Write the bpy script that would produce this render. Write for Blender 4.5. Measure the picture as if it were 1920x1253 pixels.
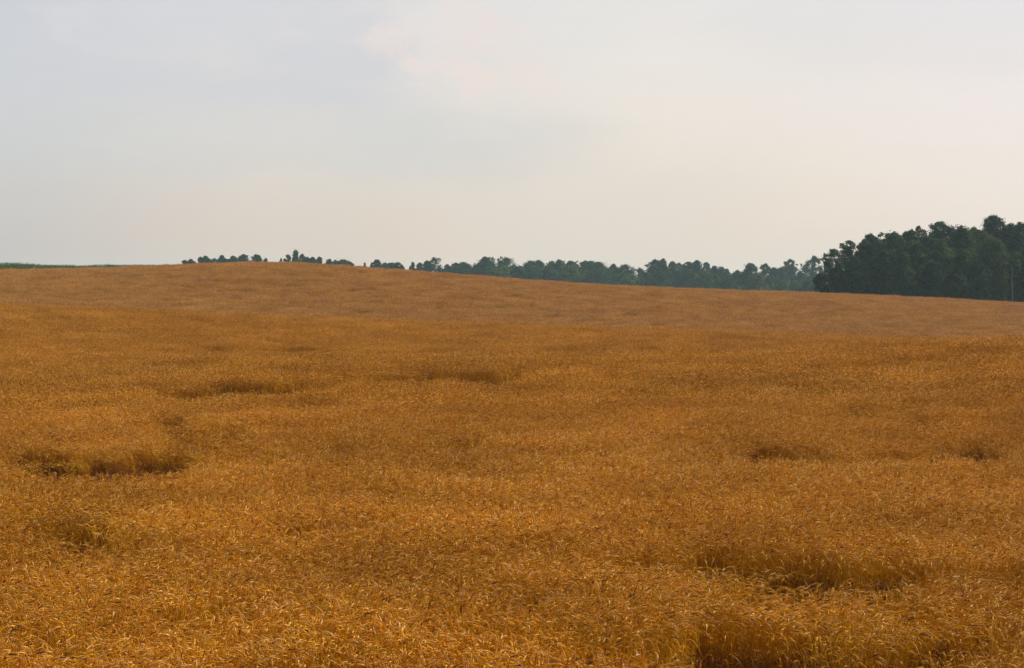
import bpy, math, random
import numpy as np
from mathutils import Vector
R = math.radians
for o in list(bpy.data.objects): bpy.data.objects.remove(o)
scene = bpy.context.scene
COL = scene.collection

# ---------------------------------------------------------------- camera
F = 4330.0            # focal length in photo pixels (1920 wide)
EYE = 3.45             # eye height above the ground at the near edge of the field
ROWH = 590.0          # photo row of eye level
cam = bpy.data.cameras.new('camera'); cam_o = bpy.data.objects.new('camera', cam); COL.objects.link(cam_o)
cam.sensor_width = 36; cam.lens = 36 * F / 1920
cam_o.location = (0, 0, EYE)
cam_o.rotation_euler = (R(90), 0, 0)
cam.shift_y = -(626.5 - ROWH) / 1920
cam.clip_start = 0.1; cam.clip_end = 12000
scene.camera = cam_o

# ---------------------------------------------------------------- world, sun, exposure
SUN_EL, SUN_AZ = 42, 52          # degrees; azimuth measured from straight ahead towards the right
world = bpy.data.worlds.new('World'); scene.world = world; world.use_nodes = True
nt = world.node_tree; nt.nodes.clear(); N = nt.nodes; L = nt.links
def nd(t, x=None, **k):
    n = N.new(t)
    for a, b in k.items(): setattr(n, a, b)
    return n
out = nd('ShaderNodeOutputWorld'); bg = nd('ShaderNodeBackground'); L.new(bg.outputs[0], out.inputs[0])
sky = nd('ShaderNodeTexSky', sky_type='NISHITA', sun_disc=False)
sky.sun_elevation = R(SUN_EL); sky.sun_rotation = R(SUN_AZ); sky.dust_density = 4; sky.air_density = 1.2
tc = nd('ShaderNodeTexCoord'); sep = nd('ShaderNodeSeparateXYZ'); L.new(tc.outputs['Generated'], sep.inputs[0])
def ramp(stops, src, interp='EASE'):
    r = nd('ShaderNodeValToRGB'); cr = r.color_ramp; cr.interpolation = interp
    while len(cr.elements) < len(stops): cr.elements.new(0.5)
    for e, (p, c) in zip(cr.elements, stops):
        e.position = p; e.color = (c[0], c[1], c[2], 1)
    L.new(src, r.inputs[0]); return r
def mrange(src, a, b, c=0, d=1):
    m = nd('ShaderNodeMapRange'); m.inputs[1].default_value = a; m.inputs[2].default_value = b
    m.inputs[3].default_value = c; m.inputs[4].default_value = d; L.new(src, m.inputs[0]); return m.outputs[0]
def mixc(fac, a, b, mode='MIX'):
    m = nd('ShaderNodeMix', data_type='RGBA', blend_type=mode)
    if isinstance(fac, (int, float)): m.inputs[0].default_value = fac
    else: L.new(fac, m.inputs[0])
    for s, v in ((6, a), (7, b)):
        if isinstance(v, tuple): m.inputs[s].default_value = (*v, 1)
        else: L.new(v, m.inputs[s])
    return m.outputs[2]
def math_(op, a, b=0.0, clamp=False):
    m = nd('ShaderNodeMath', operation=op, use_clamp=clamp)
    for i, v in enumerate((a, b)):
        if isinstance(v, (int, float)): m.inputs[i].default_value = v
        else: L.new(v, m.inputs[i])
    return m.outputs[0]
def s2l(*c): return tuple(((v / 255 + .055) / 1.055) ** 2.4 if v > 10 else v / 255 / 12.92 for v in c)
def noise(scale, detail, rough, mapscale=(1, 1, 1), loc=(0, 0, 0), dist=0.0):
    mp = nd('ShaderNodeMapping'); mp.inputs['Scale'].default_value = mapscale; mp.inputs['Location'].default_value = loc
    L.new(tc.outputs['Generated'], mp.inputs[0])
    n = nd('ShaderNodeTexNoise'); n.inputs['Scale'].default_value = scale; n.inputs['Detail'].default_value = detail
    n.inputs['Roughness'].default_value = rough; n.inputs['Distortion'].default_value = dist
    L.new(mp.outputs[0], n.inputs[0]); return n.outputs[0]
az = mrange(sep.outputs[0], -0.24, 0.24)                 # left .. right
wob = noise(6, 4, .55, (1, 1, 3))
elv = math_('ADD', sep.outputs[2], math_('MULTIPLY', math_('SUBTRACT', wob, .5), .03))
el = mrange(elv, 0.0, 0.16)
low = ramp([(0, s2l(200, 188, 182)), (.3, s2l(223, 206, 191)), (.6, s2l(236, 217, 197)), (1, s2l(240, 225, 213))], az)
mid = ramp([(0, s2l(209, 209, 208)), (.35, s2l(224, 218, 211)), (.65, s2l(237, 227, 216)), (1, s2l(241, 230, 224))], az)
top = ramp([(0, s2l(213, 214, 223)), (.3, s2l(229, 227, 229)), (.6, s2l(234, 232, 232)), (1, s2l(235, 232, 238))], az)
c1 = mixc(mrange(el, .18, .48), low.outputs[0], mid.outputs[0])
c2 = mixc(mrange(el, .45, 1.0), c1, top.outputs[0])
# soft banks of grey-blue cloud on the left, flattened towards the horizon
veil = noise(5.5, 5, .5, (1, 1, 3.2), (3.1, 0, 1.7), .3)
veilm = ramp([(.36, (0, 0, 0)), (.66, (1, 1, 1))], veil)
c3a = mixc(math_('MULTIPLY', veilm.outputs[0], .26), c2, s2l(207, 210, 211))
w1 = math_('SUBTRACT', noise(20, 8, .66, (1, 1, 2), (1, 4, 2), .4), .5)
xw = math_('ADD', sep.outputs[0], math_('MULTIPLY', w1, .09)); zw = math_('ADD', sep.outputs[2], math_('MULTIPLY', w1, .045))
def box(x0, x1, z0, z1, ex, ez):
    a = math_('MULTIPLY', mrange(xw, x1 + ex, x1 - ex * .3), mrange(xw, x0 - ex, x0 + ex))
    return math_('MULTIPLY', a, math_('MULTIPLY', mrange(zw, z0 - ez * .5, z0 + ez), mrange(zw, z1 + ez, z1 - ez)))
tone = mrange(noise(9, 5, .6, (1, 1, 2.6), (7, 1, 3), .3), .3, .65, .45, 1)
bank1 = math_('MULTIPLY', box(-.30, -.055, .084, .30, .022, .012), tone)
bank2 = math_('MULTIPLY', box(-.26, .01, .056, .084, .05, .008), tone)
c3b = mixc(math_('MULTIPLY', bank1, .68), c3a, s2l(204, 206, 214))
c3 = mixc(math_('MULTIPLY', bank2, .42), c3b, s2l(203, 205, 206))
# pink lit edges of a fading cumulus bank left of centre
dx = math_('DIVIDE', math_('SUBTRACT', sep.outputs[0], -.026), .048)
dz = math_('DIVIDE', math_('ADD', math_('SUBTRACT', sep.outputs[2], .106), math_('MULTIPLY', sep.outputs[0], .35)), .026)
dd = math_('ADD', math_('MULTIPLY', dx, dx), math_('MULTIPLY', dz, dz))
blob = math_('POWER', math_('SUBTRACT', 1.0, dd, True), .6)
puff = noise(34, 8, .68, (1, 1, 1.5), (2, 0, 0), 1.2)
puffm = ramp([(.40, (0, 0, 0)), (.62, (1, 1, 1))], puff)
c4 = mixc(math_('MULTIPLY', math_('MULTIPLY', blob, puffm.outputs[0]), .9), c3, s2l(238, 222, 216))
streak = noise(14, 6, .55, (1, 1, 3.5), (5, 2, 0), .5)
streakm = ramp([(.50, (0, 0, 0)), (.72, (1, 1, 1))], streak)
upm = mrange(el, .35, .8)
c5 = mixc(math_('MULTIPLY', math_('MULTIPLY', streakm.outputs[0], upm), .35), c4, s2l(236, 227, 223))
# thin clear-sky light of the Sky Texture behind the overcast
sk = mixc(1.0, sky.outputs[0], (.10, .10, .10), 'MULTIPLY')
c6 = mixc(mrange(sep.outputs[2], .17, .55), c5, s2l(178, 180, 186))   # cloud overhead, out of view, greyed to weaken the sky light
c7 = mixc(mrange(sep.outputs[1], .35, -.10), c6, s2l(110, 120, 138))   # unseen sky beside and behind the camera, darkened to deepen shade in the hollows
fin = mixc(.95, sk, c7)
L.new(fin, bg.inputs[0]); bg.inputs[1].default_value = .77

sun = bpy.data.lights.new('sun', 'SUN'); sun.energy = 4.8; sun.angle = R(10); sun.color = (1, .92, .74)
sun_o = bpy.data.objects.new('sun', sun); COL.objects.link(sun_o)
d = Vector((math.sin(R(SUN_AZ)) * math.cos(R(SUN_EL)), math.cos(R(SUN_AZ)) * math.cos(R(SUN_EL)), math.sin(R(SUN_EL))))
sun_o.rotation_euler = d.to_track_quat('Z', 'Y').to_euler()
sun_o.location = d * 60
vs = scene.view_settings; vs.view_transform = 'Standard'; vs.look = 'None'; vs.exposure = .42; vs.gamma = 1
cy = scene.cycles
cy.max_bounces = 6; cy.diffuse_bounces = 4; cy.glossy_bounces = 2; cy.transmission_bounces = 3; cy.volume_bounces = 1
cy.transparent_max_bounces = 6; cy.use_denoising = True; cy.denoiser = 'OPENIMAGEDENOISE'; cy.denoising_input_passes = 'RGB_ALBEDO_NORMAL'; cy.denoising_prefilter = 'ACCURATE'
cy.volume_step_rate = 4

# ---------------------------------------------------------------- helpers
def tag(o, label=None, cat=None, group=None, kind=None):
    if label: o['label'] = label
    if cat: o['category'] = cat
    if group: o['group'] = group
    if kind: o['kind'] = kind
    return o
def mesh_obj(name, V, faces, mat, parent=None, color=None, link=True, smooth=False):
    """V (n,3); faces: (m,k) array or list of them"""
    me = bpy.data.meshes.new(name)
    if not isinstance(faces, list): faces = [faces]
    faces = [np.asarray(f, dtype=np.int32) for f in faces if len(f)]
    loops = np.concatenate([f.ravel() for f in faces]) if faces else np.zeros(0, np.int32)
    tot = np.concatenate([np.full(len(f), f.shape[1], np.int32) for f in faces]) if faces else np.zeros(0, np.int32)
    me.vertices.add(len(V)); me.vertices.foreach_set('co', np.asarray(V, np.float32).ravel())
    if len(tot):
        me.loops.add(len(loops)); me.loops.foreach_set('vertex_index', loops)
        me.polygons.add(len(tot))
        me.polygons.foreach_set('loop_start', np.concatenate([[0], np.cumsum(tot)[:-1]]).astype(np.int32))
        me.polygons.foreach_set('loop_total', tot)
        if smooth: me.polygons.foreach_set('use_smooth', np.ones(len(tot), bool))
    if color is not None:
        a = me.color_attributes.new('tint', 'FLOAT_COLOR', 'POINT')
        c = np.ones((len(V), 4), np.float32); c[:, :3] = color
        a.data.foreach_set('color', c.ravel())
    me.update(calc_edges=True)
    if mat: me.materials.append(mat)
    o = bpy.data.objects.new(name, me)
    if link: COL.objects.link(o)
    if parent: o.parent = parent
    return o
def _hash(ix, iy, seed):
    n = (ix.astype(np.int64) * 374761393 + iy.astype(np.int64) * 668265263 + seed * 974634777) & 0x7fffffff
    n = ((n ^ (n >> 13)) * 1274126177) & 0x7fffffff
    n = n ^ (n >> 16)
    return (n & 0xffff) / 65535.0
def vnoise(x, y, seed=0):
    ix = np.floor(x); iy = np.floor(y); fx = x - ix; fy = y - iy
    fx = fx * fx * (3 - 2 * fx); fy = fy * fy * (3 - 2 * fy)
    a = _hash(ix, iy, seed); b = _hash(ix + 1, iy, seed); c = _hash(ix, iy + 1, seed); e = _hash(ix + 1, iy + 1, seed)
    return (a * (1 - fx) + b * fx) * (1 - fy) + (c * (1 - fx) + e * fx) * fy
def fbm(x, y, seed=0, o=4):
    s = 0; a = .5; t = 0
    for k in range(o):
        s = s + a * vnoise(x * 2 ** k + 17.3 * k, y * 2 ** k - 9.1 * k, seed + k); t += a; a *= .5
    return s / t

# ---------------------------------------------------------------- terrain
def curve(pts):
    xs = np.linspace(-600, 2520, 1041); v = np.interp(xs, [p[0] for p in pts], [p[1] for p in pts])
    k = np.exp(-.5 * (np.arange(-30, 31) / 12.0) ** 2); k /= k.sum()
    v = np.convolve(np.pad(v, 30, mode='edge'), k, 'valid')
    return lambda u: np.interp(960 + F * u, xs, v)
C0 = curve([(-600, 700), (0, 692), (500, 669), (1000, 662), (1400, 655), (1700, 641), (1920, 632), (2500, 626)])
DL = curve([(-600, -40), (0, -35), (350, -6), (600, 12), (1300, 22), (2500, 22)])
C1 = curve([(-600, 548), (0, 569), (400, 586), (800, 600), (1200, 613), (1700, 630), (1920, 636), (2500, 645)])
C2 = curve([(-600, 512), (0, 503.5), (100, 502), (200, 500), (240, 498.5), (330, 494), (400, 491), (480, 489), (560, 490), (650, 496), (700, 500), (800, 507),
            (900, 515), (1000, 523), (1100, 530), (1200, 534.5), (1300, 538), (1400, 542), (1500, 545), (1600, 549), (1700, 553), (1800, 558),
            (1920, 565), (2500, 590)])
KD = np.array([2, 42, 82, 98, 145, 180, 290, 380, 800, 1600, 9000.0])
WH = .83                                   # height of the standing wheat
def canopy(x, y):
    x = np.asarray(x, float); y = np.asarray(y, float)
    D = np.clip(y, 2.0, 8999); u = np.clip(x / np.maximum(D, 8), -.36, .36)
    h0 = (ROWH - C0(u) - 2) * 82 / F; h0d = (ROWH - C0(u) - DL(u)) * 98 / F
    h1 = (ROWH - C1(u) - 3) * 145 / F; h1d = (ROWH - C1(u) - 18) * 180 / F
    h2 = (ROWH - C2(u) - 4) * 290 / F
    z = np.zeros_like(u)
    H = np.stack([z - 2.55, z - 2.55, h0, h0d, h1, h1d, h2, h2 - 1.1, np.minimum(h2 * .5, 2.5) + .6, z - 8, z - 60], 0)
    dx = np.diff(KD)[:, None]; Hs = H.reshape(len(KD), -1); dl = np.diff(Hs, axis=0) / dx
    m = np.zeros_like(Hs)
    a, b = dl[:-1], dl[1:]; w1 = 2 * dx[1:] + dx[:-1]; w2 = dx[1:] + 2 * dx[:-1]
    ok = a * b > 0
    with np.errstate(all='ignore'):
        m[1:-1] = np.where(ok, (w1 + w2) / (w1 / np.where(ok, a, 1) + w2 / np.where(ok, b, 1)), 0)
    Df = D.ravel(); i = np.clip(np.searchsorted(KD, Df, side='right') - 1, 0, len(KD) - 2); j = np.arange(len(Df))
    hh = KD[i + 1] - KD[i]; t = (Df - KD[i]) / hh
    r = (Hs[i, j] * (2 * t**3 - 3 * t**2 + 1) + m[i, j] * hh * (t**3 - 2 * t**2 + t)
         + Hs[i + 1, j] * (-2 * t**3 + 3 * t**2) + m[i + 1, j] * hh * (t**3 - t**2))
    return r.reshape(u.shape) + EYE   # -2.55 m below the eye at the near edge
def ground(x, y):
    g = canopy(x, y) - WH
    x = np.asarray(x, float); y = np.asarray(y, float)
    return g + .10 * (fbm(x / 9, y / 9, 5, 3) - .5)
def at_row(px, row, d0=13, d1=150):       # where on the canopy a photo pixel lies
    Ds = np.linspace(d0, d1, 3000); u = (px - 960) / F
    rows = ROWH - (canopy(u * Ds, Ds) - EYE) * F / Ds
    k = np.argmax(rows <= row); return (u * Ds[k], Ds[k]) if rows.min() <= row else (u * d1, d1)

# ---------------------------------------------------------------- materials
def new_mat(name):
    m = bpy.data.materials.new(name); m.use_nodes = True; m.node_tree.nodes.clear(); return m, m.node_tree.nodes, m.node_tree.links
def plant_material(name, rough, trans, var_scale, lo, hi, spec=.3):
    m, n, l = new_mat(name)
    o = n.new('ShaderNodeOutputMaterial'); mix = n.new('ShaderNodeMixShader'); p = n.new('ShaderNodeBsdfPrincipled'); t = n.new('ShaderNodeBsdfTranslucent')
    at = n.new('ShaderNodeAttribute'); at.attribute_name = 'tint'
    geo = n.new('ShaderNodeNewGeometry'); nz = n.new('ShaderNodeTexNoise'); nz.inputs['Scale'].default_value = var_scale; nz.inputs['Detail'].default_value = 4
    l.new(geo.outputs['Position'], nz.inputs[0])
    cr = n.new('ShaderNodeValToRGB'); cr.color_ramp.elements[0].position = .32; cr.color_ramp.elements[1].position = .68
    cr.color_ramp.elements[0].color = (*lo, 1); cr.color_ramp.elements[1].color = (*hi, 1); l.new(nz.outputs[0], cr.inputs[0])
    mu = n.new('ShaderNodeMix'); mu.data_type = 'RGBA'; mu.blend_type = 'MULTIPLY'; mu.inputs[0].default_value = 1
    l.new(at.outputs[0], mu.inputs[6]); l.new(cr.outputs[0], mu.inputs[7])
    l.new(mu.outputs[2], p.inputs['Base Color']); l.new(mu.outputs[2], t.inputs[0])
    if name == 'ripe_wheat':                 # distance haze on the far hill, mixed into the wheat colour as a paler tint
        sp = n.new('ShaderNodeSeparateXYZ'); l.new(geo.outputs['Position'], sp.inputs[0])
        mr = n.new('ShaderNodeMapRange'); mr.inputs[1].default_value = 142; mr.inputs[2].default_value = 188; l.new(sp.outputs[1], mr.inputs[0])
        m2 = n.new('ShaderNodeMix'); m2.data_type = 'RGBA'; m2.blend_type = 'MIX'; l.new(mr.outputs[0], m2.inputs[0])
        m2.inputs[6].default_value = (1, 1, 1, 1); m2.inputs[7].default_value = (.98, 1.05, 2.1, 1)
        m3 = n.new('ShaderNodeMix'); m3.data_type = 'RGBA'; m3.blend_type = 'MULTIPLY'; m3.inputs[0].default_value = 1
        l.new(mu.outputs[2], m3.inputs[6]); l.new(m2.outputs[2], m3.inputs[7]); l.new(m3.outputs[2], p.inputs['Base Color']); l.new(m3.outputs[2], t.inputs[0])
    p.inputs['Roughness'].default_value = rough; p.inputs['Specular IOR Level'].default_value = spec
    mix.inputs[0].default_value = trans; l.new(p.outputs[0], mix.inputs[1]); l.new(t.outputs[0], mix.inputs[2]); l.new(mix.outputs[0], o.inputs[0])
    return m
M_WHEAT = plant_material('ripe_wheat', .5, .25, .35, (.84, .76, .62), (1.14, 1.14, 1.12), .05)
M_LEAF = plant_material('tree_leaves', .75, .18, .25, (.65, .80, .9), (1.35, 1.25, 1.0), .08)
M_MAIZE = plant_material('maize_leaves', .45, .25, .6, (.8, .85, .8), (1.15, 1.1, 1.0), .4)
def bark_material(name, a, b):
    m, n, l = new_mat(name); o = n.new('ShaderNodeOutputMaterial'); p = n.new('ShaderNodeBsdfPrincipled'); l.new(p.outputs[0], o.inputs[0])
    tcx = n.new('ShaderNodeTexCoord'); mp = n.new('ShaderNodeMapping'); mp.inputs['Scale'].default_value = (6, 6, 1.2); l.new(tcx.outputs['Object'], mp.inputs[0])
    nz = n.new('ShaderNodeTexNoise'); nz.inputs['Scale'].default_value = 2; nz.inputs['Detail'].default_value = 6; l.new(mp.outputs[0], nz.inputs[0])
    cr = n.new('ShaderNodeValToRGB'); cr.color_ramp.elements[0].position = .35; cr.color_ramp.elements[1].position = .65
    cr.color_ramp.elements[0].color = (*a, 1); cr.color_ramp.elements[1].color = (*b, 1); l.new(nz.outputs[0], cr.inputs[0]); l.new(cr.outputs[0], p.inputs['Base Color'])
    bp = n.new('ShaderNodeBump'); bp.inputs['Strength'].default_value = .6; l.new(nz.outputs[0], bp.inputs['Height']); l.new(bp.outputs[0], p.inputs['Normal'])
    p.inputs['Roughness'].default_value = .9; return m
M_BARK = bark_material('bark', (.05, .038, .028), (.13, .10, .075))
M_PALE = bark_material('pale_bark', (.13, .11, .09), (.26, .23, .20))
m, n, l = new_mat('soil_and_pasture'); M_GROUND = m
o = n.new('ShaderNodeOutputMaterial'); p = n.new('ShaderNodeBsdfPrincipled'); l.new(p.outputs[0], o.inputs[0]); p.inputs['Roughness'].default_value = .95
geo = n.new('ShaderNodeNewGeometry'); nz = n.new('ShaderNodeTexNoise'); nz.inputs['Scale'].default_value = 7; nz.inputs['Detail'].default_value = 8; l.new(geo.outputs['Position'], nz.inputs[0])
cr = n.new('ShaderNodeValToRGB'); cr.color_ramp.elements[0].color = (.035, .014, .006, 1); cr.color_ramp.elements[1].color = (.10, .040, .012, 1)
cr.color_ramp.elements[0].position = .35; cr.color_ramp.elements[1].position = .7; l.new(nz.outputs[0], cr.inputs[0])
nz2 = n.new('ShaderNodeTexNoise'); nz2.inputs['Scale'].default_value = .02; nz2.inputs['Detail'].default_value = 5; l.new(geo.outputs['Position'], nz2.inputs[0])
cr2 = n.new('ShaderNodeValToRGB'); cr2.color_ramp.elements[0].color = (.03, .055, .015, 1); cr2.color_ramp.elements[1].color = (.10, .10, .03, 1); l.new(nz2.outputs[0], cr2.inputs[0])
sp = n.new('ShaderNodeSeparateXYZ'); l.new(geo.outputs['Position'], sp.inputs[0])
mr = n.new('ShaderNodeMapRange'); mr.inputs[1].default_value = 305; mr.inputs[2].default_value = 312; l.new(sp.outputs[1], mr.inputs[0])
mx = n.new('ShaderNodeMix'); mx.data_type = 'RGBA'; l.new(mr.outputs[0], mx.inputs[0]); l.new(cr.outputs[0], mx.inputs[6]); l.new(cr2.outputs[0], mx.inputs[7])
l.new(mx.outputs[2], p.inputs['Base Color'])
bp = n.new('ShaderNodeBump'); bp.inputs['Strength'].default_value = .7; bp.inputs['Distance'].default_value = .05; l.new(nz.outputs[0], bp.inputs['Height']); l.new(bp.outputs[0], p.inputs['Normal'])

# ---------------------------------------------------------------- ground sheet
def spaced(lim, n, k): t = np.linspace(-1, 1, n); return lim * np.sinh(k * t) / math.sinh(k)
gx = spaced(2200, 301, 5.4)
gy = np.concatenate([np.linspace(-400, 0, 12)[:-1], np.linspace(0, 400, 401), np.geomspace(404, 3000, 60)])
X, Y = np.meshgrid(gx, gy); Z = ground(X, Y)
nx, ny = len(gx), len(gy); idx = np.arange(nx * ny).reshape(ny, nx)
Fq = np.stack([idx[:-1, :-1], idx[:-1, 1:], idx[1:, 1:], idx[1:, :-1]], -1).reshape(-1, 4)
g = mesh_obj('ground', np.stack([X, Y, Z], -1).reshape(-1, 3), Fq, M_GROUND, smooth=True); tag(g, kind='structure')
tag(g, 'brown soil of the rolling field under the wheat', 'ground')

# ---------------------------------------------------------------- wheat
# low or missing spots in the crop: photo x0, x1, near row, far row, depth 0..1, slope (row per px along x)
SPOTS = [(5, 368, 878, 840, 1.3, -.02), (360, 500, 862, 842, .45, 0), (110, 350, 880, 846, 1.5, 0), (620, 805, 712, 692, 1.4, -.03), (780, 985, 704, 688, 1.35, .0), (290, 640, 738, 716, .5, -.05),
         (-20, 215, 1000, 958, 1.05, .14), (1290, 1750, 1076, 1040, .95, .03), (1385, 1700, 1080, 1042, 1.4, .02), (1255, 1580, 1275, 1166, 1.6, .02), (1540, 1810, 1270, 1178, 1.5, -.04),
         (1000, 1270, 1240, 1196, .6, -.05), (1735, 1880, 850, 826, 1.1, .03), (1590, 1740, 862, 840, .4, -.03), (1385, 1540, 854, 838, .9, 0), (795, 890, 838, 822, .75, 0),
         (596, 648, 856, 836, .65, 0), (310, 460, 822, 794, .8, -.02), (500, 650, 802, 786, .35, -.02), (540, 625, 1152, 1120, .8, 0), (520, 605, 1040, 1024, .5, 0),
         (915, 1035, 1142, 1096, .9, 0), (900, 1080, 1030, 1010, .5, .02), (1690, 1920, 792, 774, .5, -.03), (1650, 1920, 1075, 1050, .35, .02), (230, 320, 1116, 1094, .35, 0),
         (1700, 1900, 885, 868, .4, 0), (1140, 1300, 1060, 1040, .35, .02), (40, 110, 802, 790, .4, 0), (290, 350, 796, 776, .55, 0), (900, 1120, 818, 800, .3, 0),
         (640, 800, 930, 915, .35, 0), (1880, 1925, 1096, 1070, .6, 0), (380, 640, 655, 648, .5, .01), (0, 120, 682, 676, .5, 0), (980, 1240, 855, 846, .25, 0), (1000, 1100, 672, 666, .6, 0), (220, 900, 662, 656, .6, 0), (880, 1480, 657, 651, .55, -.008), (1440, 1800, 646, 641, .5, -.03)]
SP = []
for (x0, x1, rn, rf, dep, sl) in SPOTS:
    k = max(1, int((x1 - x0) / 45)); xs = np.linspace(x0, x1, k * 2 + 1)[1::2]; hw = (x1 - x0) / k / 2
    for px in xs:
        dr = sl * (px - (x0 + x1) / 2)
        xa, da = at_row(px, rn + dr); xb, db = at_row(px, rf + dr)
        SP.append(((px - 960) / F, (da + db) / 2, hw / F * 1.25, (db - da) / 2 + .30, dep))
def spot_mask(x, y):
    u = x / np.maximum(y, 1); s = np.zeros_like(x); s2 = s.copy()
    wx = (fbm(x * 1.1, y * 1.1, 41, 3) - .5) * 1.4; wy = (fbm(x * 1.1, y * .9, 47, 3) - .5) * 1.3
    for (cu, cd, wu, wd, dep) in SP:
        yy = y - cd + wy * wd; q = ((u - cu + wx * .25 * wu) / wu) ** 2 + (yy / np.where(yy < 0, wd * 1.1, wd)) ** 2
        v = np.clip(dep * (1.85 - q * 1.1), 0, min(dep, 1)); s = np.maximum(s, v)
        if dep >= 1.3: s2 = np.maximum(s2, v * .95)
    s = np.maximum(s2, s * np.clip(.92 + 2.4 * (fbm(x / 1.2, y / .9, 61, 3) - .42), 0.55, 1.0))
    return s
def height_scale(x, y):
    s = 1 + .30 * (fbm(x / 1.6, y / 1.6, 11, 4) - .5) + .26 * (fbm(x / 5, y / 4.5, 12, 3) - .5)
    lodge = fbm(x / 2.6, y / 1.8, 21, 4)
    s -= .16 * np.clip((lodge - .62) / .12, 0, 1)
    return s
def frames(P):                                # P (n,k,3) centre lines -> tangent, two normals
    T = np.gradient(P, axis=1); T /= np.linalg.norm(T, axis=2, keepdims=True) + 1e-9
    ref = np.zeros_like(T); ref[..., 1] = 1; ref = np.where(np.abs(T[..., 1:2]) > .9, np.array([1., 0, 0]), ref)
    A = np.cross(T, ref); A /= np.linalg.norm(A, axis=2, keepdims=True) + 1e-9
    return T, A, np.cross(T, A)
def tubes(P, rad, sides, off=0, ph=None):      # many tubes of the same topology
    n, k, _ = P.shape; T, A, B = frames(P)
    th = np.arange(sides) * 2 * math.pi / sides
    if ph is None: ph = np.zeros(n)
    ang = th[None, None, :] + ph[:, None, None]
    V = P[:, :, None, :] + rad[..., None, None] * (np.cos(ang)[..., None] * A[:, :, None, :] + np.sin(ang)[..., None] * B[:, :, None, :])
    V = V.reshape(-1, 3)
    i = np.arange(n)[:, None, None] * k * sides + np.arange(k - 1)[None, :, None] * sides; s = np.arange(sides)[None, None, :]; s2 = (s + 1) % sides
    Q = np.stack([i + s, i + s2, i + sides + s2, i + sides + s], -1).reshape(-1, 4) + off
    return V, Q
def ribbons(P, wid, side, off=0):
    n, k, _ = P.shape
    V = np.stack([P - side[:, None, :] * wid[..., None], P + side[:, None, :] * wid[..., None]], 2).reshape(-1, 3)
    i = np.arange(n)[:, None] * k * 2 + np.arange(k - 1)[None, :] * 2
    Q = np.stack([i, i + 1, i + 3, i + 2], -1).reshape(-1, 4) + off
    return V, Q
EARS = np.array([1.08, 1.05, 1.5]) * np.array([(.72, .43, .068), (.69, .38, .03), (.65, .33, .015), (.74, .48, .13), (.57, .25, .01), (.71, .45, .11), (.65, .36, .02), (.17, .06, .015)])
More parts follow.
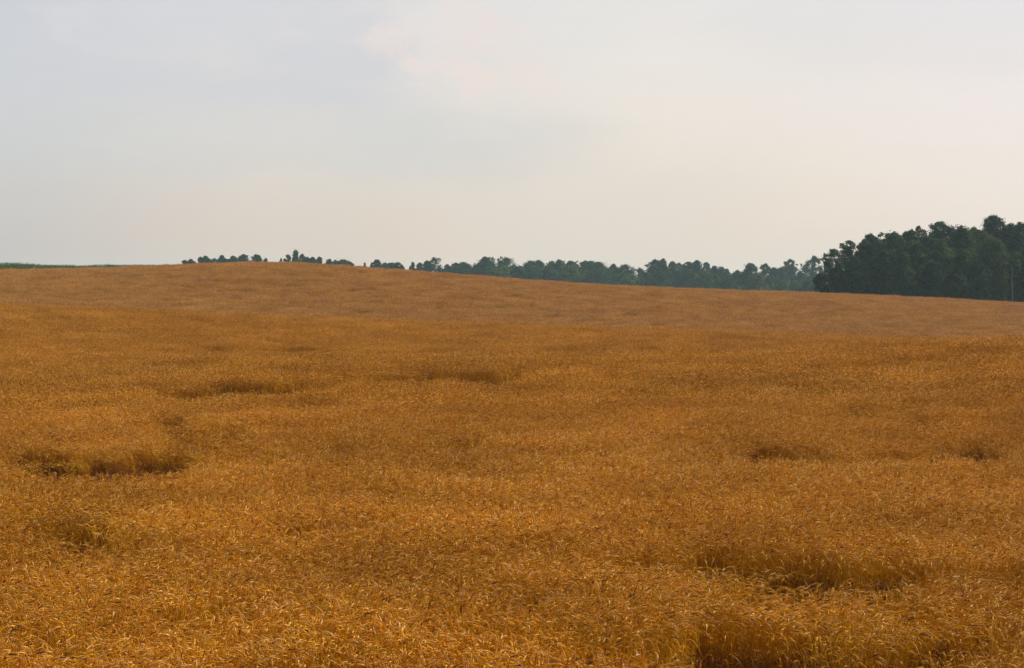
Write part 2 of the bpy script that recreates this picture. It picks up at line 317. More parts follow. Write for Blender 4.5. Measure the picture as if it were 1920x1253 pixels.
def make_tuft(name, seed, n, rad, lod, fat=1.0, tone=(1, 1, 1)):
    g = np.random.default_rng(seed)
    rr = rad * np.sqrt(g.random(n)); aa = g.random(n) * 2 * math.pi
    bx, by = rr * np.cos(aa), rr * np.sin(aa)
    H = g.normal(.80, .045, n) * (1 - .10 * g.random(n) ** 3); az_ = g.normal(0, .85, n)
    lean = np.abs(g.normal(0, .10, n)) + .03
    upright = g.random(n) < .10
    bend = np.where(upright, g.uniform(.1, .5, n), g.uniform(1.1, 2.5, n))
    ks, ke = (5, 8) if lod == 0 else ((3, 5) if lod == 1 else (2, 4))
    neck = g.uniform(.07, .13, n); earl = g.uniform(.055, .082, n)
    nn = 5 if lod == 0 else (3 if lod == 1 else 2)
    t = []                                    # arc length samples
    s_stem = np.linspace(0, 1, ks)[None, :] * (H - .05)[:, None]
    s_neck = (H - .05)[:, None] + np.linspace(0, 1, nn + 1)[None, 1:] * neck[:, None]
    s_ear = s_neck[:, -1:] + np.linspace(0, 1, ke)[None, 1:] * earl[:, None]
    S = np.concatenate([s_stem, s_neck, s_ear], 1)
    s0 = (H - .14)[:, None]; f = np.clip((S - s0) / (S[:, -1:] - s0), 0, 1)
    phi = lean[:, None] * (.3 + S / S[:, -1:]) + bend[:, None] * f ** 1.15
    mid_ = (phi[:, 1:] + phi[:, :-1]) / 2; ds = np.diff(S, axis=1)
    hx = np.concatenate([np.zeros((n, 1)), np.cumsum(np.sin(mid_) * ds, 1)], 1); hz = np.concatenate([np.zeros((n, 1)), np.cumsum(np.cos(mid_) * ds, 1)], 1)
    tw = az_[:, None] + g.normal(0, .35, n)[:, None] * f
    P = np.stack([bx[:, None] + hx * np.cos(tw), by[:, None] + hx * np.sin(tw), hz], 2)
    ie = ks + nn - 1                          # index where the ear starts
    Vs, Qs, Cs = [], [], []; off = 0
    def add(V, Q, C):
        nonlocal off
        Vs.append(V); Qs.append(Q); Cs.append(C); off += len(V)
    pick = g.choice(len(EARS), n, p=[.16, .16, .17, .11, .14, .11, .10, .05]); ce = EARS[pick] * g.uniform(.8, 1.15, (n, 1))
    cs = np.array([.70, .375, .012]) * g.uniform(.7, 1.15, (n, 1)) * np.array([1, 1, 1])
    PS = P[:, :ie + 1]; sr = np.full(PS.shape[:2], .0019 * fat); sides = 3
    V, Q = tubes(PS, sr, sides, off); 
    depth = np.clip(PS[..., 2] / .8, 0, 1)[..., None]
    add(V, Q, np.repeat((cs[:, None, :] * np.array([1, 1, 1.])).repeat(PS.shape[1], 1)[:, :, None, :], sides, 2).reshape(-1, 3))
    PE = P[:, ie:]; ke_ = PE.shape[1]
    if lod == 0:                              # refine the ear and give it spikelet bumps
        tt = np.linspace(0, ke_ - 1, 15); i0 = np.minimum(tt.astype(int), ke_ - 2); fr = (tt - i0)[None, :, None]
        PE = PE[:, i0] * (1 - fr) + PE[:, i0 + 1] * fr
        q = np.linspace(0, 1, 15); prof = (.35 + .65 * np.sin(np.clip(q * 1.15 + .12, 0, 1) ** .8 * math.pi) ** .6) * (1 + .26 * (np.arange(15) % 2 * 2 - 1))
        prof[-1] = .15; er = .0052 * prof[None, :] * g.uniform(.85, 1.15, (n, 1)); es = 5
    else:
        q = np.linspace(0, 1, ke_); prof = .45 + .55 * np.sin(np.clip(q + .15, 0, 1) * math.pi)
        er = .0062 * fat * prof[None, :] * g.uniform(.85, 1.15, (n, 1)); es = 3
    V, Q = tubes(PE, er, es, off, g.random(n) * 6)
    add(V, Q, np.repeat(ce[:, None, :].repeat(PE.shape[1], 1)[:, :, None, :], es, 2).reshape(-1, 3))
    if lod == 0:                              # awns
        T, A, B = frames(PE); na = 7
        for k in range(na):
            j = 2 + k * 2 if k < 6 else 13
            th = g.random(n) * 6.28; dirn = T[:, j] * 1.0 + .42 * (np.cos(th)[:, None] * A[:, j] + np.sin(th)[:, None] * B[:, j])
            ln = g.uniform(.02, .045, n)[:, None]; p0 = PE[:, j]; sd = np.cross(dirn, g.normal(0, 1, (n, 3))); sd /= np.linalg.norm(sd, axis=1, keepdims=True)
            Vt = np.stack([p0 - sd * .0009, p0 + sd * .0009, p0 + dirn * ln + sd * .0003, p0 + dirn * ln - sd * .0003], 1).reshape(-1, 3)
            Qt = np.arange(n * 4).reshape(n, 4) + off
            add(Vt, Qt, np.repeat(ce * np.array([1.08, 1.12, 1.2]), 4, 0))
    nl = 3 if lod == 0 else 2                 # dry leaves
    for k in range(nl):
        kk = 6 if lod == 0 else 3
        zb = (g.uniform(.38, .66, n) if k == 0 else g.uniform(.12, .45, n)); la = g.random(n) * 6.28; ll = g.uniform(.12, .26, n); w = g.uniform(.003, .006, n) * (1 if lod == 0 else fat * .9)
        tt = np.linspace(0, 1, kk)[None, :]; up = g.uniform(.0, 1.0, n)[:, None]
        xr = ll[:, None] * (tt * .75); zr = ll[:, None] * (up * tt - (up + .5) * tt ** 2)
        f0 = zb[:, None] / H[:, None]
        cx = bx[:, None] + lean[:, None] * f0 * .3 * np.cos(az_)[:, None]; cyy = by[:, None] + lean[:, None] * f0 * .3 * np.sin(az_)[:, None]
        PL = np.stack([cx + xr * np.cos(la)[:, None], cyy + xr * np.sin(la)[:, None], zb[:, None] + zr], 2)
        side = np.stack([-np.sin(la), np.cos(la), g.normal(0, .5, n)], 1)
        wid = w[:, None] * np.sqrt(np.clip(1 - tt, 0.02, 1)) 
        V, Q = ribbons(PL, wid, side, off)
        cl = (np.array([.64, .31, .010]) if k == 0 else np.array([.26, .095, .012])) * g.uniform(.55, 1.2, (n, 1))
        add(V, Q, cl[:, None, :].repeat(kk * 2, 1).reshape(-1, 3))
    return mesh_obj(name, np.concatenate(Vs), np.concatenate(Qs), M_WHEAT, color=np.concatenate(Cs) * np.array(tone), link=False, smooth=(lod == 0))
tuft_col = bpy.data.collections.new('wheat_tufts')
NV = (8, 5, 4)
for k in range(NV[0]): tuft_col.objects.link(make_tuft('wheat_tuft_a%d' % k, 100 + k, 88, .30, 0))
for k in range(NV[1]): tuft_col.objects.link(make_tuft('wheat_tuft_b%d' % k, 200 + k, 250, .62, 1, 1.3))
for k in range(NV[2]): tuft_col.objects.link(make_tuft('wheat_tuft_c%d' % k, 300 + k, 520, 1.25, 2, 2.1))
# flattened straw in the hollows, coloured dark brown to stand in for shade
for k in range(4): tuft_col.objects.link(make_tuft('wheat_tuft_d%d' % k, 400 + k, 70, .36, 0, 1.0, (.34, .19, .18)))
rng = np.random.default_rng(7)
pts, scl, rot, vid = [], [], [], []
def sow(y0, y1, sp, voff, nv):
    ys = np.arange(y0, y1, sp); P = []
    for yy in ys:
        w = .30 * yy + 10 * max(0, 1 - yy / 120); xs = np.arange(-w, w, sp); P.append(np.stack([xs, np.full_like(xs, yy)], 1))
    P = np.concatenate(P); P = P + rng.uniform(-.5, .5, P.shape) * sp
    x, y = P[:, 0], P[:, 1]
    u = x / y
    s = height_scale(x, y); mk = spot_mask(x, y)
    keep = rng.random(len(x)) > np.clip(mk * .9 - .35, 0, .50)
    s = s * (1 - (.60 + .14 * rng.random(len(x))) * mk)
    keep &= ~((y > 293) & (u < -.165))
    z = ground(x, y)
    wind = .5 + 2.2 * (fbm(x / 7, y / 7, 31, 3) - .5) * 2
    P3 = np.stack([x, y, z - .01], 1)[keep]
    k = len(P3)
    pts.append(P3); scl.append(np.stack([np.ones(k) + rng.uniform(-.1, .1, k), np.ones(k), s[keep]], 1))
    tilt = np.clip(mk[keep], 0, 1) * .35
    rot.append(np.stack([rng.normal(0, .05, k) + rng.normal(0, 1, k) * tilt * .5, rng.normal(0, .05, k) + tilt * .5 * rng.normal(0, 1, k), (wind[keep] * -1.0 + rng.normal(0, .55, k))], 1))
    v = rng.integers(0, nv, k) + voff; shade_straw = (mk[keep] > .35 + .3 * rng.random(k)) & (P3[:, 1] < 150)
    vid.append(np.where(shade_straw, sum(NV) + rng.integers(0, 4, k), v))
sow(5, 58, .40, 0, NV[0])
sow(58, 150, .85, NV[0], NV[1])
sow(150, 307, 1.7, NV[0] + NV[1], NV[2])
pts = np.concatenate(pts); scl = np.concatenate(scl); rot = np.concatenate(rot); vid = np.concatenate(vid)
wheat = mesh_obj('wheat', pts, [], None)
for nm, dat in (('scl', scl), ('rot', rot)):
    a = wheat.data.attributes.new(nm, 'FLOAT_VECTOR', 'POINT'); a.data.foreach_set('vector', dat.astype(np.float32).ravel())
a = wheat.data.attributes.new('vid', 'INT', 'POINT'); a.data.foreach_set('value', vid.astype(np.int32))
wheat.data.materials.append(M_WHEAT)
def instancer(obj, coll):
    ng = bpy.data.node_groups.new('planting', 'GeometryNodeTree')
    ng.interface.new_socket('Geometry', in_out='INPUT', socket_type='NodeSocketGeometry'); ng.interface.new_socket('Geometry', in_out='OUTPUT', socket_type='NodeSocketGeometry')
    n, l = ng.nodes, ng.links
    gi = n.new('NodeGroupInput'); go = n.new('NodeGroupOutput'); ip = n.new('GeometryNodeInstanceOnPoints'); ci = n.new('GeometryNodeCollectionInfo')
    ci.inputs[0].default_value = coll; ci.inputs['Separate Children'].default_value = True; ci.inputs['Reset Children'].default_value = True
    def na(name, t): a = n.new('GeometryNodeInputNamedAttribute'); a.data_type = t; a.inputs[0].default_value = name; return a.outputs[0]
    l.new(gi.outputs[0], ip.inputs['Points']); l.new(ci.outputs[0], ip.inputs['Instance']); ip.inputs['Pick Instance'].default_value = True
    l.new(na('vid', 'INT'), ip.inputs['Instance Index']); l.new(na('scl', 'FLOAT_VECTOR'), ip.inputs['Scale'])
    er = n.new('FunctionNodeEulerToRotation'); l.new(na('rot', 'FLOAT_VECTOR'), er.inputs[0]); l.new(er.outputs[0], ip.inputs['Rotation'])
    l.new(ip.outputs[0], go.inputs[0])
    md = obj.modifiers.new('planting', 'NODES'); md.node_group = ng
instancer(wheat, tuft_col)
tag(wheat, 'ripe golden wheat with drooping ears covering the rolling field', 'wheat', kind='stuff')

# ---------------------------------------------------------------- maize beyond the left crest
def maize():
    g = np.random.default_rng(55); P = []
    for yy in np.arange(294, 322, .75):
        xs = np.arange(-.30 * yy, -.155 * yy, .22); P.append(np.stack([xs, np.full_like(xs, yy)], 1))
    P = np.concatenate(P); P += g.normal(0, .05, P.shape); n = len(P)
    x, y = P[:, 0], P[:, 1]; px = 960 + F * x / y
    toprow = np.interp(px, [-400, 0, 60, 100, 150, 190, 240, 290], [488, 494, 495.5, 498, 499.5, 497.5, 497.5, 498])
    zt = EYE + (ROWH - toprow) / F * y; gz = ground(x, y)
    H = np.clip(zt - gz + .15, .8, 3.1) * g.uniform(.74, 1.08, n) * (.88 + .24 * fbm(x / 2.5, y / 9, 88, 3))
    Vs, Qs, Cs = [], [], []; off = 0
    st = np.stack([np.stack([x, y, gz], 1), np.stack([x + g.normal(0, .04, n), y, gz + H * .92], 1)], 1)
    V, Q = tubes(st, np.full((n, 2), .013), 3, 0); Vs.append(V); Qs.append(Q); off = len(V); Cs.append(np.tile([.08, .14, .025], (len(V), 1)))
    for k in range(7):
        zb = gz + H * (.30 + .09 * k + g.uniform(-.03, .03, n)); la = g.normal(0, .6, n) + (k % 2) * math.pi + g.random() * .3; ll = g.uniform(.4, .7, n) * (1 - .05 * k)
        tt = np.linspace(0, 1, 5)[None, :]
        PL = np.stack([x[:, None] + ll[:, None] * tt * .7 * np.cos(la)[:, None], y[:, None] + ll[:, None] * tt * .7 * np.sin(la)[:, None], zb[:, None] + ll[:, None] * (1.0 * tt - 1.15 * tt ** 2)], 2)
        side = np.stack([-np.sin(la), np.cos(la), g.normal(0, .3, n)], 1)
        V, Q = ribbons(PL, .04 * np.sqrt(np.clip(1.02 - tt, .02, 1)) * np.ones((n, 1)), side, off)
        c = np.array([.06, .13, .018]) * g.uniform(.7, 1.4, (n, 1)); Vs.append(V); Qs.append(Q); Cs.append(c[:, None, :].repeat(10, 1).reshape(-1, 3)); off += len(V)
    o = mesh_obj('maize', np.concatenate(Vs), np.concatenate(Qs), M_MAIZE, color=np.concatenate(Cs))
    tag(o, 'strip of green maize showing over the crest of the wheat field at the far left', 'maize', kind='stuff')
maize()

# ---------------------------------------------------------------- trees
def limb(P, r0, r1, sides=6):
    P = np.array(P)[None]; return tubes(P, np.linspace(r0, r1, P.shape[1])[None], sides)
def crown_blobs(g, style, Rw, H, base):
    """clump centres and radii of a crown from height base to H, half width Rw"""
    Hc = H - base; B = []
    kind = {'dome': 1.0, 'flat': .55, 'tall': 1.9, 'gappy': .95, 'odd': 1.1, 'bush': .8, 'spiky': 1.1, 'cone': 1.6}[style]
    small = style in ('gappy', 'odd'); ph = g.random() * 6; skew = g.uniform(-.28, .28) if style != 'cone' else 0
    dens = int((78 if not small else 62) * min(2.6, max(.8, Hc / (2.2 * Rw))))
    for k in range(dens):
        t = (k + g.random()) / dens                     # 0 at top .. 1 at the base
        t = t ** 1.3; dep = t * Hc
        q = min(1, dep / (kind * Rw)); env = math.sqrt(1 - (1 - q) ** 2) if style != 'cone' else q + .06
        env *= 1 + .20 * math.sin(dep / Rw * 4.2 + ph) - .22 * g.random() ** 2
        if style == 'gappy': env *= 1 if dep < 1.4 * Rw else .8
        rb = Rw * g.uniform(.13, .27) * (.85 if small else 1) * (.75 if dep < .5 * Rw else 1)
        a = g.random() * 6.28; rr = max(0, Rw * env - rb) * math.sqrt(g.uniform(.2, 1))
        z = H - dep - rb * .8
        sk = skew * Rw * (1 - t) ** 2; B.append((rr * math.cos(a) + sk, rr * math.sin(a), max(z, base + rb * .3), rb))
    if style == 'odd':
        B += [(-Rw * .55, 0, H - Hc * .10, Rw * .16), (-Rw * .35, 0, H - Hc * .22, Rw * .18), (Rw * .25, 0, H - Hc * .05, Rw * .22), (Rw * .95, 0, H - Hc * .17, Rw * .11), (Rw * .75, 0, H - Hc * .27, Rw * .15), (Rw * .3, 0, H - Hc * .25, Rw * .3)]
    if style == 'spiky':
        for k in range(5): B.append((g.uniform(-.6, .6) * Rw, g.uniform(-.4, .4) * Rw, H - g.uniform(.02, .08) * Hc, Rw * .08))
    B.append((skew * Rw + g.uniform(-.08, .08) * Rw, 0, H - Rw * .13, Rw * .13))
    return np.array(B)
def body(g, B, Rw, H, base, style):
    """looser inner foliage that ties the clumps together"""
    out_ = []
    if style in ('cone', 'odd'): return B
    for z in np.arange(max(base, .5), H - Rw * .35, Rw * .35):
        near = B[np.abs(B[:, 2] - z) < Rw * .5]
        if len(near) == 0: continue
        w = np.percentile(np.hypot(near[:, 0], near[:, 1]) + near[:, 3], 60) * (.62 if style != 'gappy' else .42)
        out_.append((near[:, 0].mean() * .5, near[:, 1].mean() * .5, z, max(w, .4)))
    return np.array(list(map(tuple, B)) + out_)
def leaves(g, B, size, tint, cover):
    Vs, Cs = [], []
    tint = np.array(tint)
    for (x, y, z, r) in B:
        n = int(4 * math.pi * r * r * cover / (size * size)) + 6
        dvec = g.normal(0, 1, (n, 3)); dvec /= np.linalg.norm(dvec, axis=1, keepdims=True)
        lump = 1 + .22 * np.sin(dvec[:, 0] * 5 + x) * np.sin(dvec[:, 1] * 5 + y) + .15 * np.sin(dvec[:, 2] * 7 + z)
        rad = r * lump * np.clip(g.normal(.86, .33, n), .2, 1.75)
        c = np.array([x, y, z]) + dvec * rad[:, None] * np.array([1, 1, .82])
        nr = dvec + g.normal(0, .55, (n, 3)) + np.array([0, 0, .35]); nr /= np.linalg.norm(nr, axis=1, keepdims=True)
        a = np.cross(nr, g.normal(0, 1, (n, 3))); a /= np.linalg.norm(a, axis=1, keepdims=True); b = np.cross(nr, a)
        s = size * g.uniform(.55, 1.3, (n, 1)) * .5
        Vs.append(np.stack([c - a * s * 1.3, c - b * s * .75, c + a * s * 1.3, c + b * s * .75], 1).reshape(-1, 3))
        cc = tint * g.uniform(.7, 1.35) * g.uniform(.75, 1.3, (n, 1)); Cs.append(np.repeat(cc, 4, 0))
    V = np.concatenate(Vs); return V, np.arange(len(V)).reshape(-1, 4), np.concatenate(Cs)
GREENS = {'dark': (.014, .044, .014), 'mid': (.030, .076, .016), 'light': (.070, .115, .020), 'olive': (.062, .078, .014), 'pale': (.072, .108, .034), 'blue': (.026, .058, .028)}
tree_no = 0
def tree(name, cat, px, top, wpx, D, style, green, label, group, low=.12, pale=False):
    """px, top: photo column and row of the tree's tip; wpx: its crown's width in photo pixels"""
    global tree_no; tree_no += 1; g = np.random.default_rng(1000 + tree_no)
    x = (px - 960) / F * D; y = D; gz = float(ground(x, y)); H = EYE + (ROWH - top) / F * D - gz; Rw = wpx / 2 * D / F * (g.uniform(.82, 1.45) if style in ('dome', 'spiky', 'tall') and D > 500 else 1)
    root = bpy.data.objects.new(name, None); COL.objects.link(root); root.location = (x, y, gz - .05); root.empty_display_size = .5
    tag(root, label, cat, group)
    base = H * low
    B = crown_blobs(g, style, Rw, H, base)
    size = .28 if D < 500 else .45
    cover = {'gappy': 1.3, 'odd': 1.3}.get(style, 1.5)
    V, Q, C = leaves(g, body(g, B, Rw, H, base, style), size, GREENS[green], cover)
    mesh_obj('crown', V, Q, M_LEAF, root, color=C)
    tr = max(.07, H * .016); Vs, Qs = [], []; off = 0
    ht = H * (.8 if style in ('cone',) else .62); lx, ly = g.normal(0, .02, 2) * H
    tp = [(0, 0, -.2), (lx * .2, ly * .2, ht * .33), (lx * .6, ly * .6, ht * .66), (lx, ly, ht)]
    segs = [limb(tp, tr * 1.25, tr * .35)]
    order = g.permutation(len(B))[:9 if style != 'cone' else 0]
    for k in order:
        bx, by, bz, br = B[k]; zb = min(max(base * .8, bz * .55), ht * .95); f = zb / ht
        p0 = np.array([lx * f, ly * f, zb]); p1 = np.array([bx, by, bz]); pm = p0 * .5 + p1 * .5 + np.array([0, 0, -.06 * H * .3])
        segs.append(limb([p0, pm, p1], tr * .45, tr * .10, 5))
    for V, Q in segs: Vs.append(V); Qs.append(Q + off); off += len(V)
    mesh_obj('trunk', np.concatenate(Vs), np.concatenate(Qs), M_PALE if pale else M_BARK, root, smooth=True)
    return root
G1 = 'trees of the dark grove at the right edge'
G2 = 'trees of the hazy distant wood'
G3 = 'treetops showing over the hill crest'
T, S_, K = 'broadleaf_tree', 'shrub', 'conifer'
TREES = [
 # --- the dark grove, back row
 (T, 1727, 423, 26, 430, 'gappy', 'olive', 'thin see-through treetop just left of the broad flat crown in the right grove', G1),
 (T, 1766, 415, 74, 425, 'flat', 'dark', 'broad flat-topped tree rising above the middle of the right grove', G1),
 (T, 1866, 403, 52, 425, 'dome', 'dark', 'tallest tree of all, a round dark dome above the right grove', G1),
 (T, 1831, 426, 34, 428, 'spiky', 'olive', 'brownish thin treetop in the notch before the tallest dome of the right grove', G1),
 (T, 1702, 431, 34, 425, 'spiky', 'dark', 'tree with loose twigs sticking up halfway along the sloping top of the right grove', G1),
 (T, 1893, 419, 40, 425, 'dome', 'dark', 'tree hugging the right side of the tallest dome in the grove', G1),
 (T, 1908, 416, 26, 420, 'tall', 'mid', 'slim tree with pointed tip between the tallest dome and the picture edge', G1),
 (T, 1925, 412, 44, 425, 'dome', 'dark', 'tree cut by the right picture edge at the top of the grove', G1),
 (T, 1652, 448, 60, 430, 'dome', 'dark', 'dark tree hidden in the rear of the grove behind the two middle humps', G1),
 # --- middle row
 (T, 1562, 466, 44, 402, 'gappy', 'mid', 'outermost left tree of the right grove with ragged branches and sky gaps', G1),
 (T, 1590, 450, 40, 410, 'gappy', 'dark', 'second tree from the left end of the right grove with holes in its top', G1),
 (T, 1619, 451, 42, 405, 'dome', 'dark', 'rounded tree between the holed crown and the small peak of the right grove', G1),
 (T, 1638, 438, 40, 408, 'dome', 'dark', 'tree making the small peak on the left slope of the right grove', G1),
 (T, 1674, 435, 62, 405, 'spiky', 'mid', 'wide shaggy tree right of the small peak on the grove slope', G1),
 (T, 1799, 424, 62, 405, 'dome', 'mid', 'big rounded tree in front of the flat crown reaching right to the notch', G1),
 (T, 1735, 441, 46, 405, 'dome', 'dark', 'dark rounded tree below the left end of the broad flat crown', G1),
 (T, 1842, 436, 46, 408, 'dome', 'olive', 'dull green tree under the notch left of the tallest dome', G1),
 (T, 1912, 436, 44, 405, 'dome', 'dark', 'dark full tree below the slim pointed tree at the right edge', G1),
 # --- front row
 (S_, 1541, 512, 30, 385, 'bush', 'dark', 'low dark bush standing at the left foot of the right grove', G1),
 (T, 1576, 492, 42, 388, 'dome', 'dark', 'low front tree second from the left foot of the grove', G1),
 (T, 1610, 481, 48, 386, 'dome', 'dark', 'front tree below the holed crown at the left of the grove', G1),
 (T, 1650, 468, 50, 388, 'dome', 'dark', 'front tree below the small peak of the grove', G1),
 (T, 1688, 474, 46, 384, 'tall', 'mid', 'front tree of slightly lighter green below the shaggy tree of the grove', G1),
 (T, 1716, 449, 48, 390, 'dome', 'mid', 'mid green front tree left of the broad flat crown, well up the grove', G1),
 (T, 1762, 447, 50, 388, 'tall', 'light', 'yellower front tree straight below the broad flat crown', G1),
 (T, 1745, 488, 44, 378, 'dome', 'dark', 'short dark front tree at the field edge under the flat crown', G1),
 (T, 1806, 468, 52, 386, 'tall', 'mid', 'front tree shaped like a tall cone in the right half of the grove', G1),
 (T, 1832, 490, 40, 380, 'dome', 'dark', 'short dark front tree at the field edge left of the pale trunk', G1),
 (T, 1852, 444, 34, 390, 'dome', 'pale', 'pale green round crown, left of a pair below the tallest dome', G1),
 (T, 1875, 446, 34, 388, 'tall', 'pale', 'pale green pointed crown, right of a pair below the tallest dome', G1),
 (T, 1785, 505, 40, 376, 'bush', 'dark', 'lowest dark bushy tree on the field edge in the middle of the grove', G1),
 (T, 1917, 462, 40, 386, 'tall', 'dark', 'dark front tree at the right edge, right of the pale trunk', G1),
 # --- the hazy wood, right part
 (T, 1521, 481, 44, 690, 'gappy', 'blue', 'large round tree full of sky holes left of the dark grove', G2),
 (T, 1485, 487, 30, 700, 'gappy', 'blue', 'smaller holed crown just left of the large round holed tree', G2),
 (T, 1402, 495, 34, 640, 'dome', 'dark', 'dense dark domed tree standing out in the low middle of the hazy wood', G2),
 (T, 1433, 495, 28, 700, 'gappy', 'olive', 'thin feathery crown right of the dense dark dome', G2),
 (T, 1450, 503, 22, 680, 'dome', 'dark', 'small rounded tree right of the feathery crown', G2),
 (T, 1467, 503, 24, 690, 'dome', 'blue', 'low rounded tree at the left foot of the smaller holed crown', G2),
 (T, 1416, 512, 34, 630, 'dome', 'olive', 'olive tree low at the right foot of the dense dark dome', G2),
 (T, 1441, 518, 34, 650, 'dome', 'blue', 'low bluish tree under the feathery crown', G2),
 (S_, 1468, 526, 28, 610, 'bush', 'light', 'light green bush at field edge, left one of two below the holed crowns', G2),
 (S_, 1492, 527, 28, 610, 'bush', 'light', 'light green bush at field edge, right one of two below the holed crowns', G2),
 (T, 1503, 511, 36, 660, 'dome', 'blue', 'bluish low tree filling in under the large holed tree on its left', G2),
 (T, 1530, 513, 34, 650, 'dome', 'mid', 'low green tree under the large holed tree, touching the dark grove', G2),
 (S_, 1516, 531, 26, 600, 'bush', 'dark', 'small dark bush at the field edge under the large holed tree', G2),
 (T, 1381, 508, 26, 655, 'dome', 'dark', 'short tree against the left side of the dense dark dome', G2),
 (T, 1363, 505, 16, 700, 'gappy', 'blue', 'little airy treetop in the dip left of the dense dark dome', G2),
 (T, 1348, 502, 20, 700, 'dome', 'blue', 'small round treetop left of the little airy one in the dip', G2),
 (T, 1336, 500, 24, 700, 'dome', 'blue', 'sloping treetop at the right shoulder of the raised clump in the wood', G2),
 (T, 1326, 493, 20, 695, 'gappy', 'blue', 'airy crown with forked branches, right top of the raised clump', G2),
 (T, 1310, 489, 20, 690, 'tall', 'blue', 'slim tall crown left of the airy forked one in the raised clump', G2),
 (T, 1291, 492, 24, 690, 'flat', 'blue', 'flat rounded crown in the middle of the raised clump', G2),
 (T, 1275, 494, 24, 700, 'gappy', 'olive', 'thin olive crown left of the flat rounded one in the raised clump', G2),
 (T, 1261, 491, 20, 680, 'dome', 'light', 'yellow-green topped tree beside the pointed spire of the raised clump', G2),
 (T, 1243, 486, 13, 680, 'tall', 'dark', 'narrow pointed spire near the left end of the raised clump', G2),
 (T, 1229, 488, 24, 680, 'dome', 'dark', 'dark tall crown left of the narrow spire, left end of the raised clump', G2),
 (T, 1345, 515, 36, 650, 'dome', 'mid', 'low green tree at the bottom of the dip left of the dense dark dome', G2),
 (T, 1322, 509, 36, 640, 'dome', 'light', 'lighter green front tree below the airy forked crown', G2),
 (T, 1296, 507, 34, 645, 'dome', 'olive', 'olive front tree below the flat rounded crown of the raised clump', G2),
 (T, 1268, 506, 36, 645, 'dome', 'blue', 'bluish front tree below the yellow-green top of the raised clump', G2),
 (T, 1240, 509, 36, 640, 'dome', 'dark', 'dark front tree below the narrow pointed spire', G2),
 (S_, 1370, 519, 34, 600, 'bush', 'mid', 'low bush at the field edge in the dip left of the dense dark dome', G2),
 # --- the hazy wood, middle part
 (T, 1203, 504, 28, 660, 'dome', 'mid', 'low round tree in the gap left of the raised clump', G2),
 (T, 1218, 512, 26, 640, 'dome', 'blue', 'short tree in front of the left end of the raised clump', G2),
 (T, 1176, 497, 32, 680, 'flat', 'dark', 'flat-topped dark tree with a branch reaching right at the end of the even wood', G2),
 (T, 1154, 496, 18, 685, 'dome', 'dark', 'small dark round treetop left of the flat-topped dark tree', G2),
 (T, 1132, 492, 34, 680, 'dome', 'mid', 'broad green dome where the even wood starts to step down', G2),
 (T, 1112, 490, 26, 690, 'dome', 'blue', 'bluish round crown left of the broad green dome', G2),
 (T, 1094, 490, 24, 690, 'flat', 'olive', 'small flat crown second left of the broad green dome', G2),
 (T, 1075, 490, 28, 690, 'spiky', 'blue', 'twiggy bluish crown in the right half of the even wood', G2),
 (T, 1052, 488, 28, 685, 'spiky', 'mid', 'highest point of the even wood, a green crown with a small tip', G2),
 (T, 1030, 491, 26, 690, 'spiky', 'olive', 'ragged olive crown left of the highest point of the even wood', G2),
 (T, 1008, 489, 28, 690, 'dome', 'blue', 'bluish crown in the middle of the even wood, left of the ragged olive one', G2),
 (T, 986, 490, 28, 685, 'dome', 'mid', 'green round crown just right of the two-humped rise of the wood', G2),
 (T, 1188, 514, 36, 640, 'dome', 'light', 'light green front tree below the flat-topped dark tree', G2),
 (T, 1160, 511, 36, 645, 'dome', 'mid', 'front tree below the small dark round treetop of the wood', G2),
 (T, 1128, 507, 36, 645, 'dome', 'blue', 'bluish front tree below the broad green dome', G2),
 (T, 1097, 505, 38, 650, 'dome', 'mid', 'front tree below the small flat crown of the even wood', G2),
 (T, 1064, 503, 38, 645, 'dome', 'light', 'light green front tree below the highest point of the even wood', G2),
 (T, 1030, 504, 38, 650, 'dome', 'blue', 'bluish front tree below the ragged olive crown', G2),
 (T, 998, 503, 38, 650, 'dome', 'mid', 'front tree below the bluish crown in the middle of the even wood', G2),
 (T, 952, 484, 38, 680, 'dome', 'mid', 'right hump of the two-humped rise, a full green crown', G2),
 (T, 918, 483, 44, 680, 'spiky', 'mid', 'left hump of the two-humped rise, wide crown with twiggy top', G2),
 (T, 936, 499, 44, 650, 'dome', 'light', 'lighter green tree in front of the saddle between the two humps', G2),
 (T, 968, 500, 34, 650, 'dome', 'blue', 'low tree in front at the right foot of the two-humped rise', G2),
 (T, 893, 495, 34, 660, 'dome', 'dark', 'dark low tree at the left foot of the two-humped rise', G2),
 (T, 870, 493, 28, 670, 'dome', 'mid', 'rounded green crown third left of the two-humped rise', G2),
 (T, 851, 494, 18, 680, 'dome', 'blue', 'small round bluish crown right of the oddly forked tree', G2),
 (T, 838, 497, 18, 680, 'dome', 'mid', 'tiny rounded crown touching the right foot of the oddly forked tree', G2),
 (T, 817, 484, 32, 670, 'odd', 'blue', 'oddly forked tree with one branch slanting out to the right', G2),
 (T, 800, 490, 15, 680, 'spiky', 'blue', 'thin ragged treetop just left of the oddly forked tree', G2),
 (T, 788, 494, 18, 680, 'dome', 'mid', 'small round tree between the ragged treetop and the little fir', G2),
 (K, 774, 493, 16, 660, 'cone', 'dark', 'little dark fir left of the oddly forked tree', G2),
 # --- treetops along the crest
 (T, 750, 493, 20, 670, 'dome', 'dark', 'right end of the low ragged hedge of trees right of the lone round tree', G3),
 (T, 737, 494, 18, 670, 'spiky', 'blue', 'middle of the low ragged hedge of trees right of the lone round tree', G3),
 (T, 724, 494, 16, 670, 'dome', 'blue', 'left end of the low ragged hedge of trees right of the lone round tree', G3),
 (T, 709, 488, 18, 660, 'dome', 'blue', 'lone round treetop on the right slope of the hill', G3),
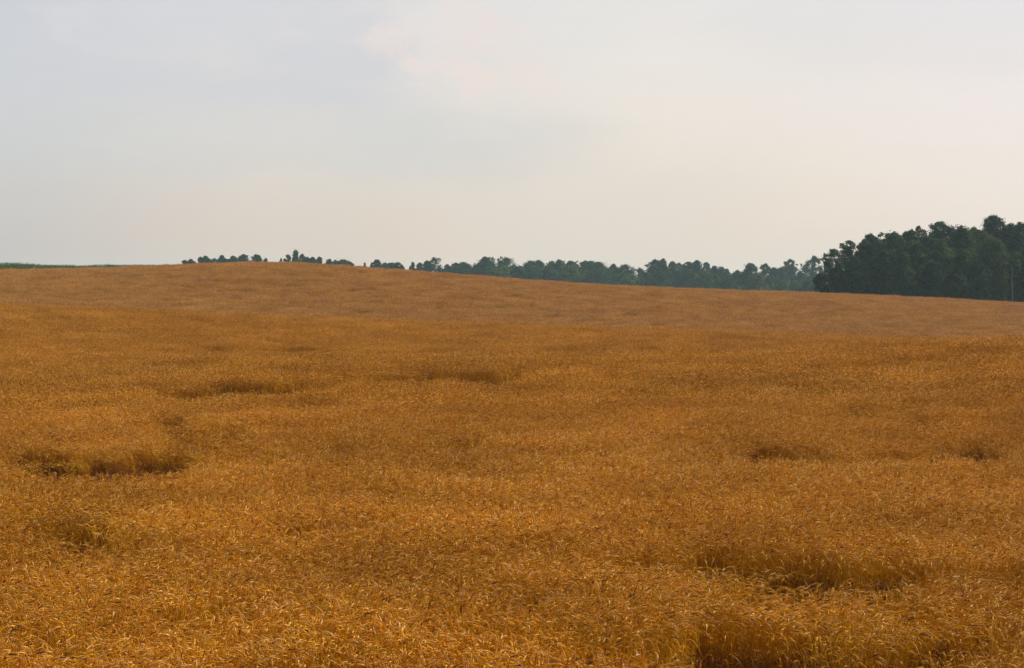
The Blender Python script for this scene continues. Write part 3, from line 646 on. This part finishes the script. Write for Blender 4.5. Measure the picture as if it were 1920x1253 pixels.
 (K, 697, 494, 8, 660, 'cone', 'dark', 'tiny dark fir tip touching the left of the lone round treetop', G3),
 (K, 684, 494, 6, 650, 'cone', 'dark', 'tiny fir tip standing alone between the low hedge and the lone round treetop', G3),
 (T, 655, 491, 20, 650, 'bush', 'dark', 'right tapering end of the low bushy row on the hill crest', G3),
 (T, 640, 488, 20, 650, 'spiky', 'dark', 'twiggy middle of the low bushy row on the hill crest', G3),
 (T, 627, 490, 16, 650, 'dome', 'olive', 'lowest treetop in the low bushy row on the hill crest', G3),
 (T, 617, 487, 14, 650, 'dome', 'dark', 'left end of the low bushy row on the hill crest', G3),
 (T, 598, 483, 14, 640, 'dome', 'dark', 'compact round dark treetop at the right end of the tallest crest clump', G3),
 (T, 586, 483, 12, 640, 'dome', 'blue', 'treetop next to the compact round one in the tallest crest clump', G3),
 (T, 577, 483, 8, 640, 'spiky', 'blue', 'slim ragged treetop in the tallest crest clump', G3),
 (T, 567, 477, 12, 640, 'gappy', 'blue', 'thin airy treetop on the right shoulder of the tallest crest tree', G3),
 (K, 554, 471, 24, 635, 'cone', 'blue', 'tallest tree on the hill crest, a pointed conifer', G3),
 (T, 541, 479, 16, 640, 'gappy', 'blue', 'airy treetop on the left shoulder of the pointed conifer', G3),
 (K, 527, 486, 5, 640, 'cone', 'dark', 'tiny fir tip alone on the crest left of the pointed conifer', G3),
 (T, 498, 486, 7, 650, 'gappy', 'pale', 'faint pale treetop right of the boxy flat clump', G3),
 (T, 480, 478, 22, 640, 'flat', 'dark', 'right half of the boxy flat-topped clump on the crest', G3),
 (T, 461, 478, 24, 640, 'flat', 'dark', 'left half of the boxy flat-topped clump on the crest', G3),
 (T, 437, 481, 24, 640, 'dome', 'mid', 'rounded treetop touching the left of the boxy clump', G3),
 (T, 418, 480, 22, 645, 'dome', 'blue', 'rounded treetop second left of the boxy clump', G3),
 (T, 401, 486, 14, 650, 'bush', 'olive', 'lowest part of the crest trees in the gap left of the rounded tops', G3),
 (T, 387, 481, 14, 640, 'dome', 'dark', 'small dark round treetop, left end of the long crest clump', G3),
 (T, 378, 483, 9, 645, 'dome', 'dark', 'smallest bump left of the small dark round treetop', G3),
 (S_, 356, 487, 20, 640, 'bush', 'dark', 'low dark bush at the far left end of the crest trees', G3),
 (S_, 346, 489, 12, 640, 'bush', 'dark', 'flattest bush of all at the far left end of the crest trees', G3),
]
for (nm, px, top, w, D, st, gr, lab, grp) in TREES:
    cat = {'broadleaf_tree': 'tree', 'shrub': 'bush', 'conifer': 'conifer'}[nm]
    front = grp == G1 and D < 396
    wf = {'dome': 1.25, 'tall': 1.2, 'spiky': 1.25, 'flat': 1.05, 'gappy': 1.1, 'odd': 1.1, 'bush': 1.2, 'cone': 1.3}[st] * (1.25 if grp == G2 else 1.25 if grp == G3 else 1.2)
    tree(nm, cat, px, top - (0 if grp == G1 else 1.5), w * wf, D * (1.0 if grp == G1 else 1.25), st, gr, lab, grp, low=.03 if front else (.05 if st == 'bush' else .2 if grp == G1 else .08))
# the tree with the long pale bare trunk at the grove's edge
def pale_tree():
    g = np.random.default_rng(4242); D = 374.0; x = (1898 - 960) / F * D; gz = float(ground(x, D)); H = EYE + (ROWH - 468) / F * D - gz
    root = bpy.data.objects.new('broadleaf_tree', None); COL.objects.link(root); root.location = (x, D, gz - .05)
    tag(root, 'tree with a long pale bare trunk and dead pale branch before the grove', 'tree', G1)
    B = np.array([(g.uniform(-1.3, 1.3), g.uniform(-1, 1), g.uniform(H * .72, H * .93), g.uniform(.5, .8)) for _ in range(10)])
    V, Q, C = leaves(g, B, .3, GREENS['mid'], .9); mesh_obj('crown', V, Q, M_LEAF, root, color=C)
    segs = [limb([(0, 0, -.2), (.05, 0, H * .3), (-.06, 0, H * .55), (.1, 0, H * .72), (0, 0, H * .9)], .11, .04, 7)]
    segs.append(limb([(.05, -.1, H * .74), (-.9, -.9, H * .80), (-1.9, -1.4, H * .84), (-2.5, -1.5, H * .91)], .07, .025, 5))
    segs.append(limb([(-.9, -.9, H * .80), (-1.3, -1.3, H * .79), (-2.2, -1.7, H * .80)], .05, .02, 5))
    for b in B[:6]: segs.append(limb([(0, 0, H * .7), (b[0] * .6, b[1] * .6, b[2] - .3), tuple(b[:3])], .06, .02, 5))
    off = 0; Vs, Qs = [], []
    for V, Q in segs: Vs.append(V); Qs.append(Q + off); off += len(V)
    mesh_obj('trunk', np.concatenate(Vs), np.concatenate(Qs), M_PALE, root, smooth=True)
pale_tree()

# ---------------------------------------------------------------- haze
HAZE = .00014
v = np.array([(sx, sy, sz) for sz in (-80, 45) for sy in (-450, 3100) for sx in (-2300, 2300)], float)
f = np.array([(0, 2, 3, 1), (4, 5, 7, 6), (0, 1, 5, 4), (2, 6, 7, 3), (0, 4, 6, 2), (1, 3, 7, 5)])
m, n, l = new_mat('haze_air'); o = n.new('ShaderNodeOutputMaterial'); pv = n.new('ShaderNodeVolumePrincipled')
pv.inputs['Color'].default_value = (.60, .85, 1, 1); pv.inputs['Density'].default_value = HAZE; pv.inputs['Anisotropy'].default_value = .2
l.new(pv.outputs[0], o.inputs['Volume'])
tag(mesh_obj('haze', v, f, m), 'thin pale summer haze softening the far trees', 'haze', kind='stuff')
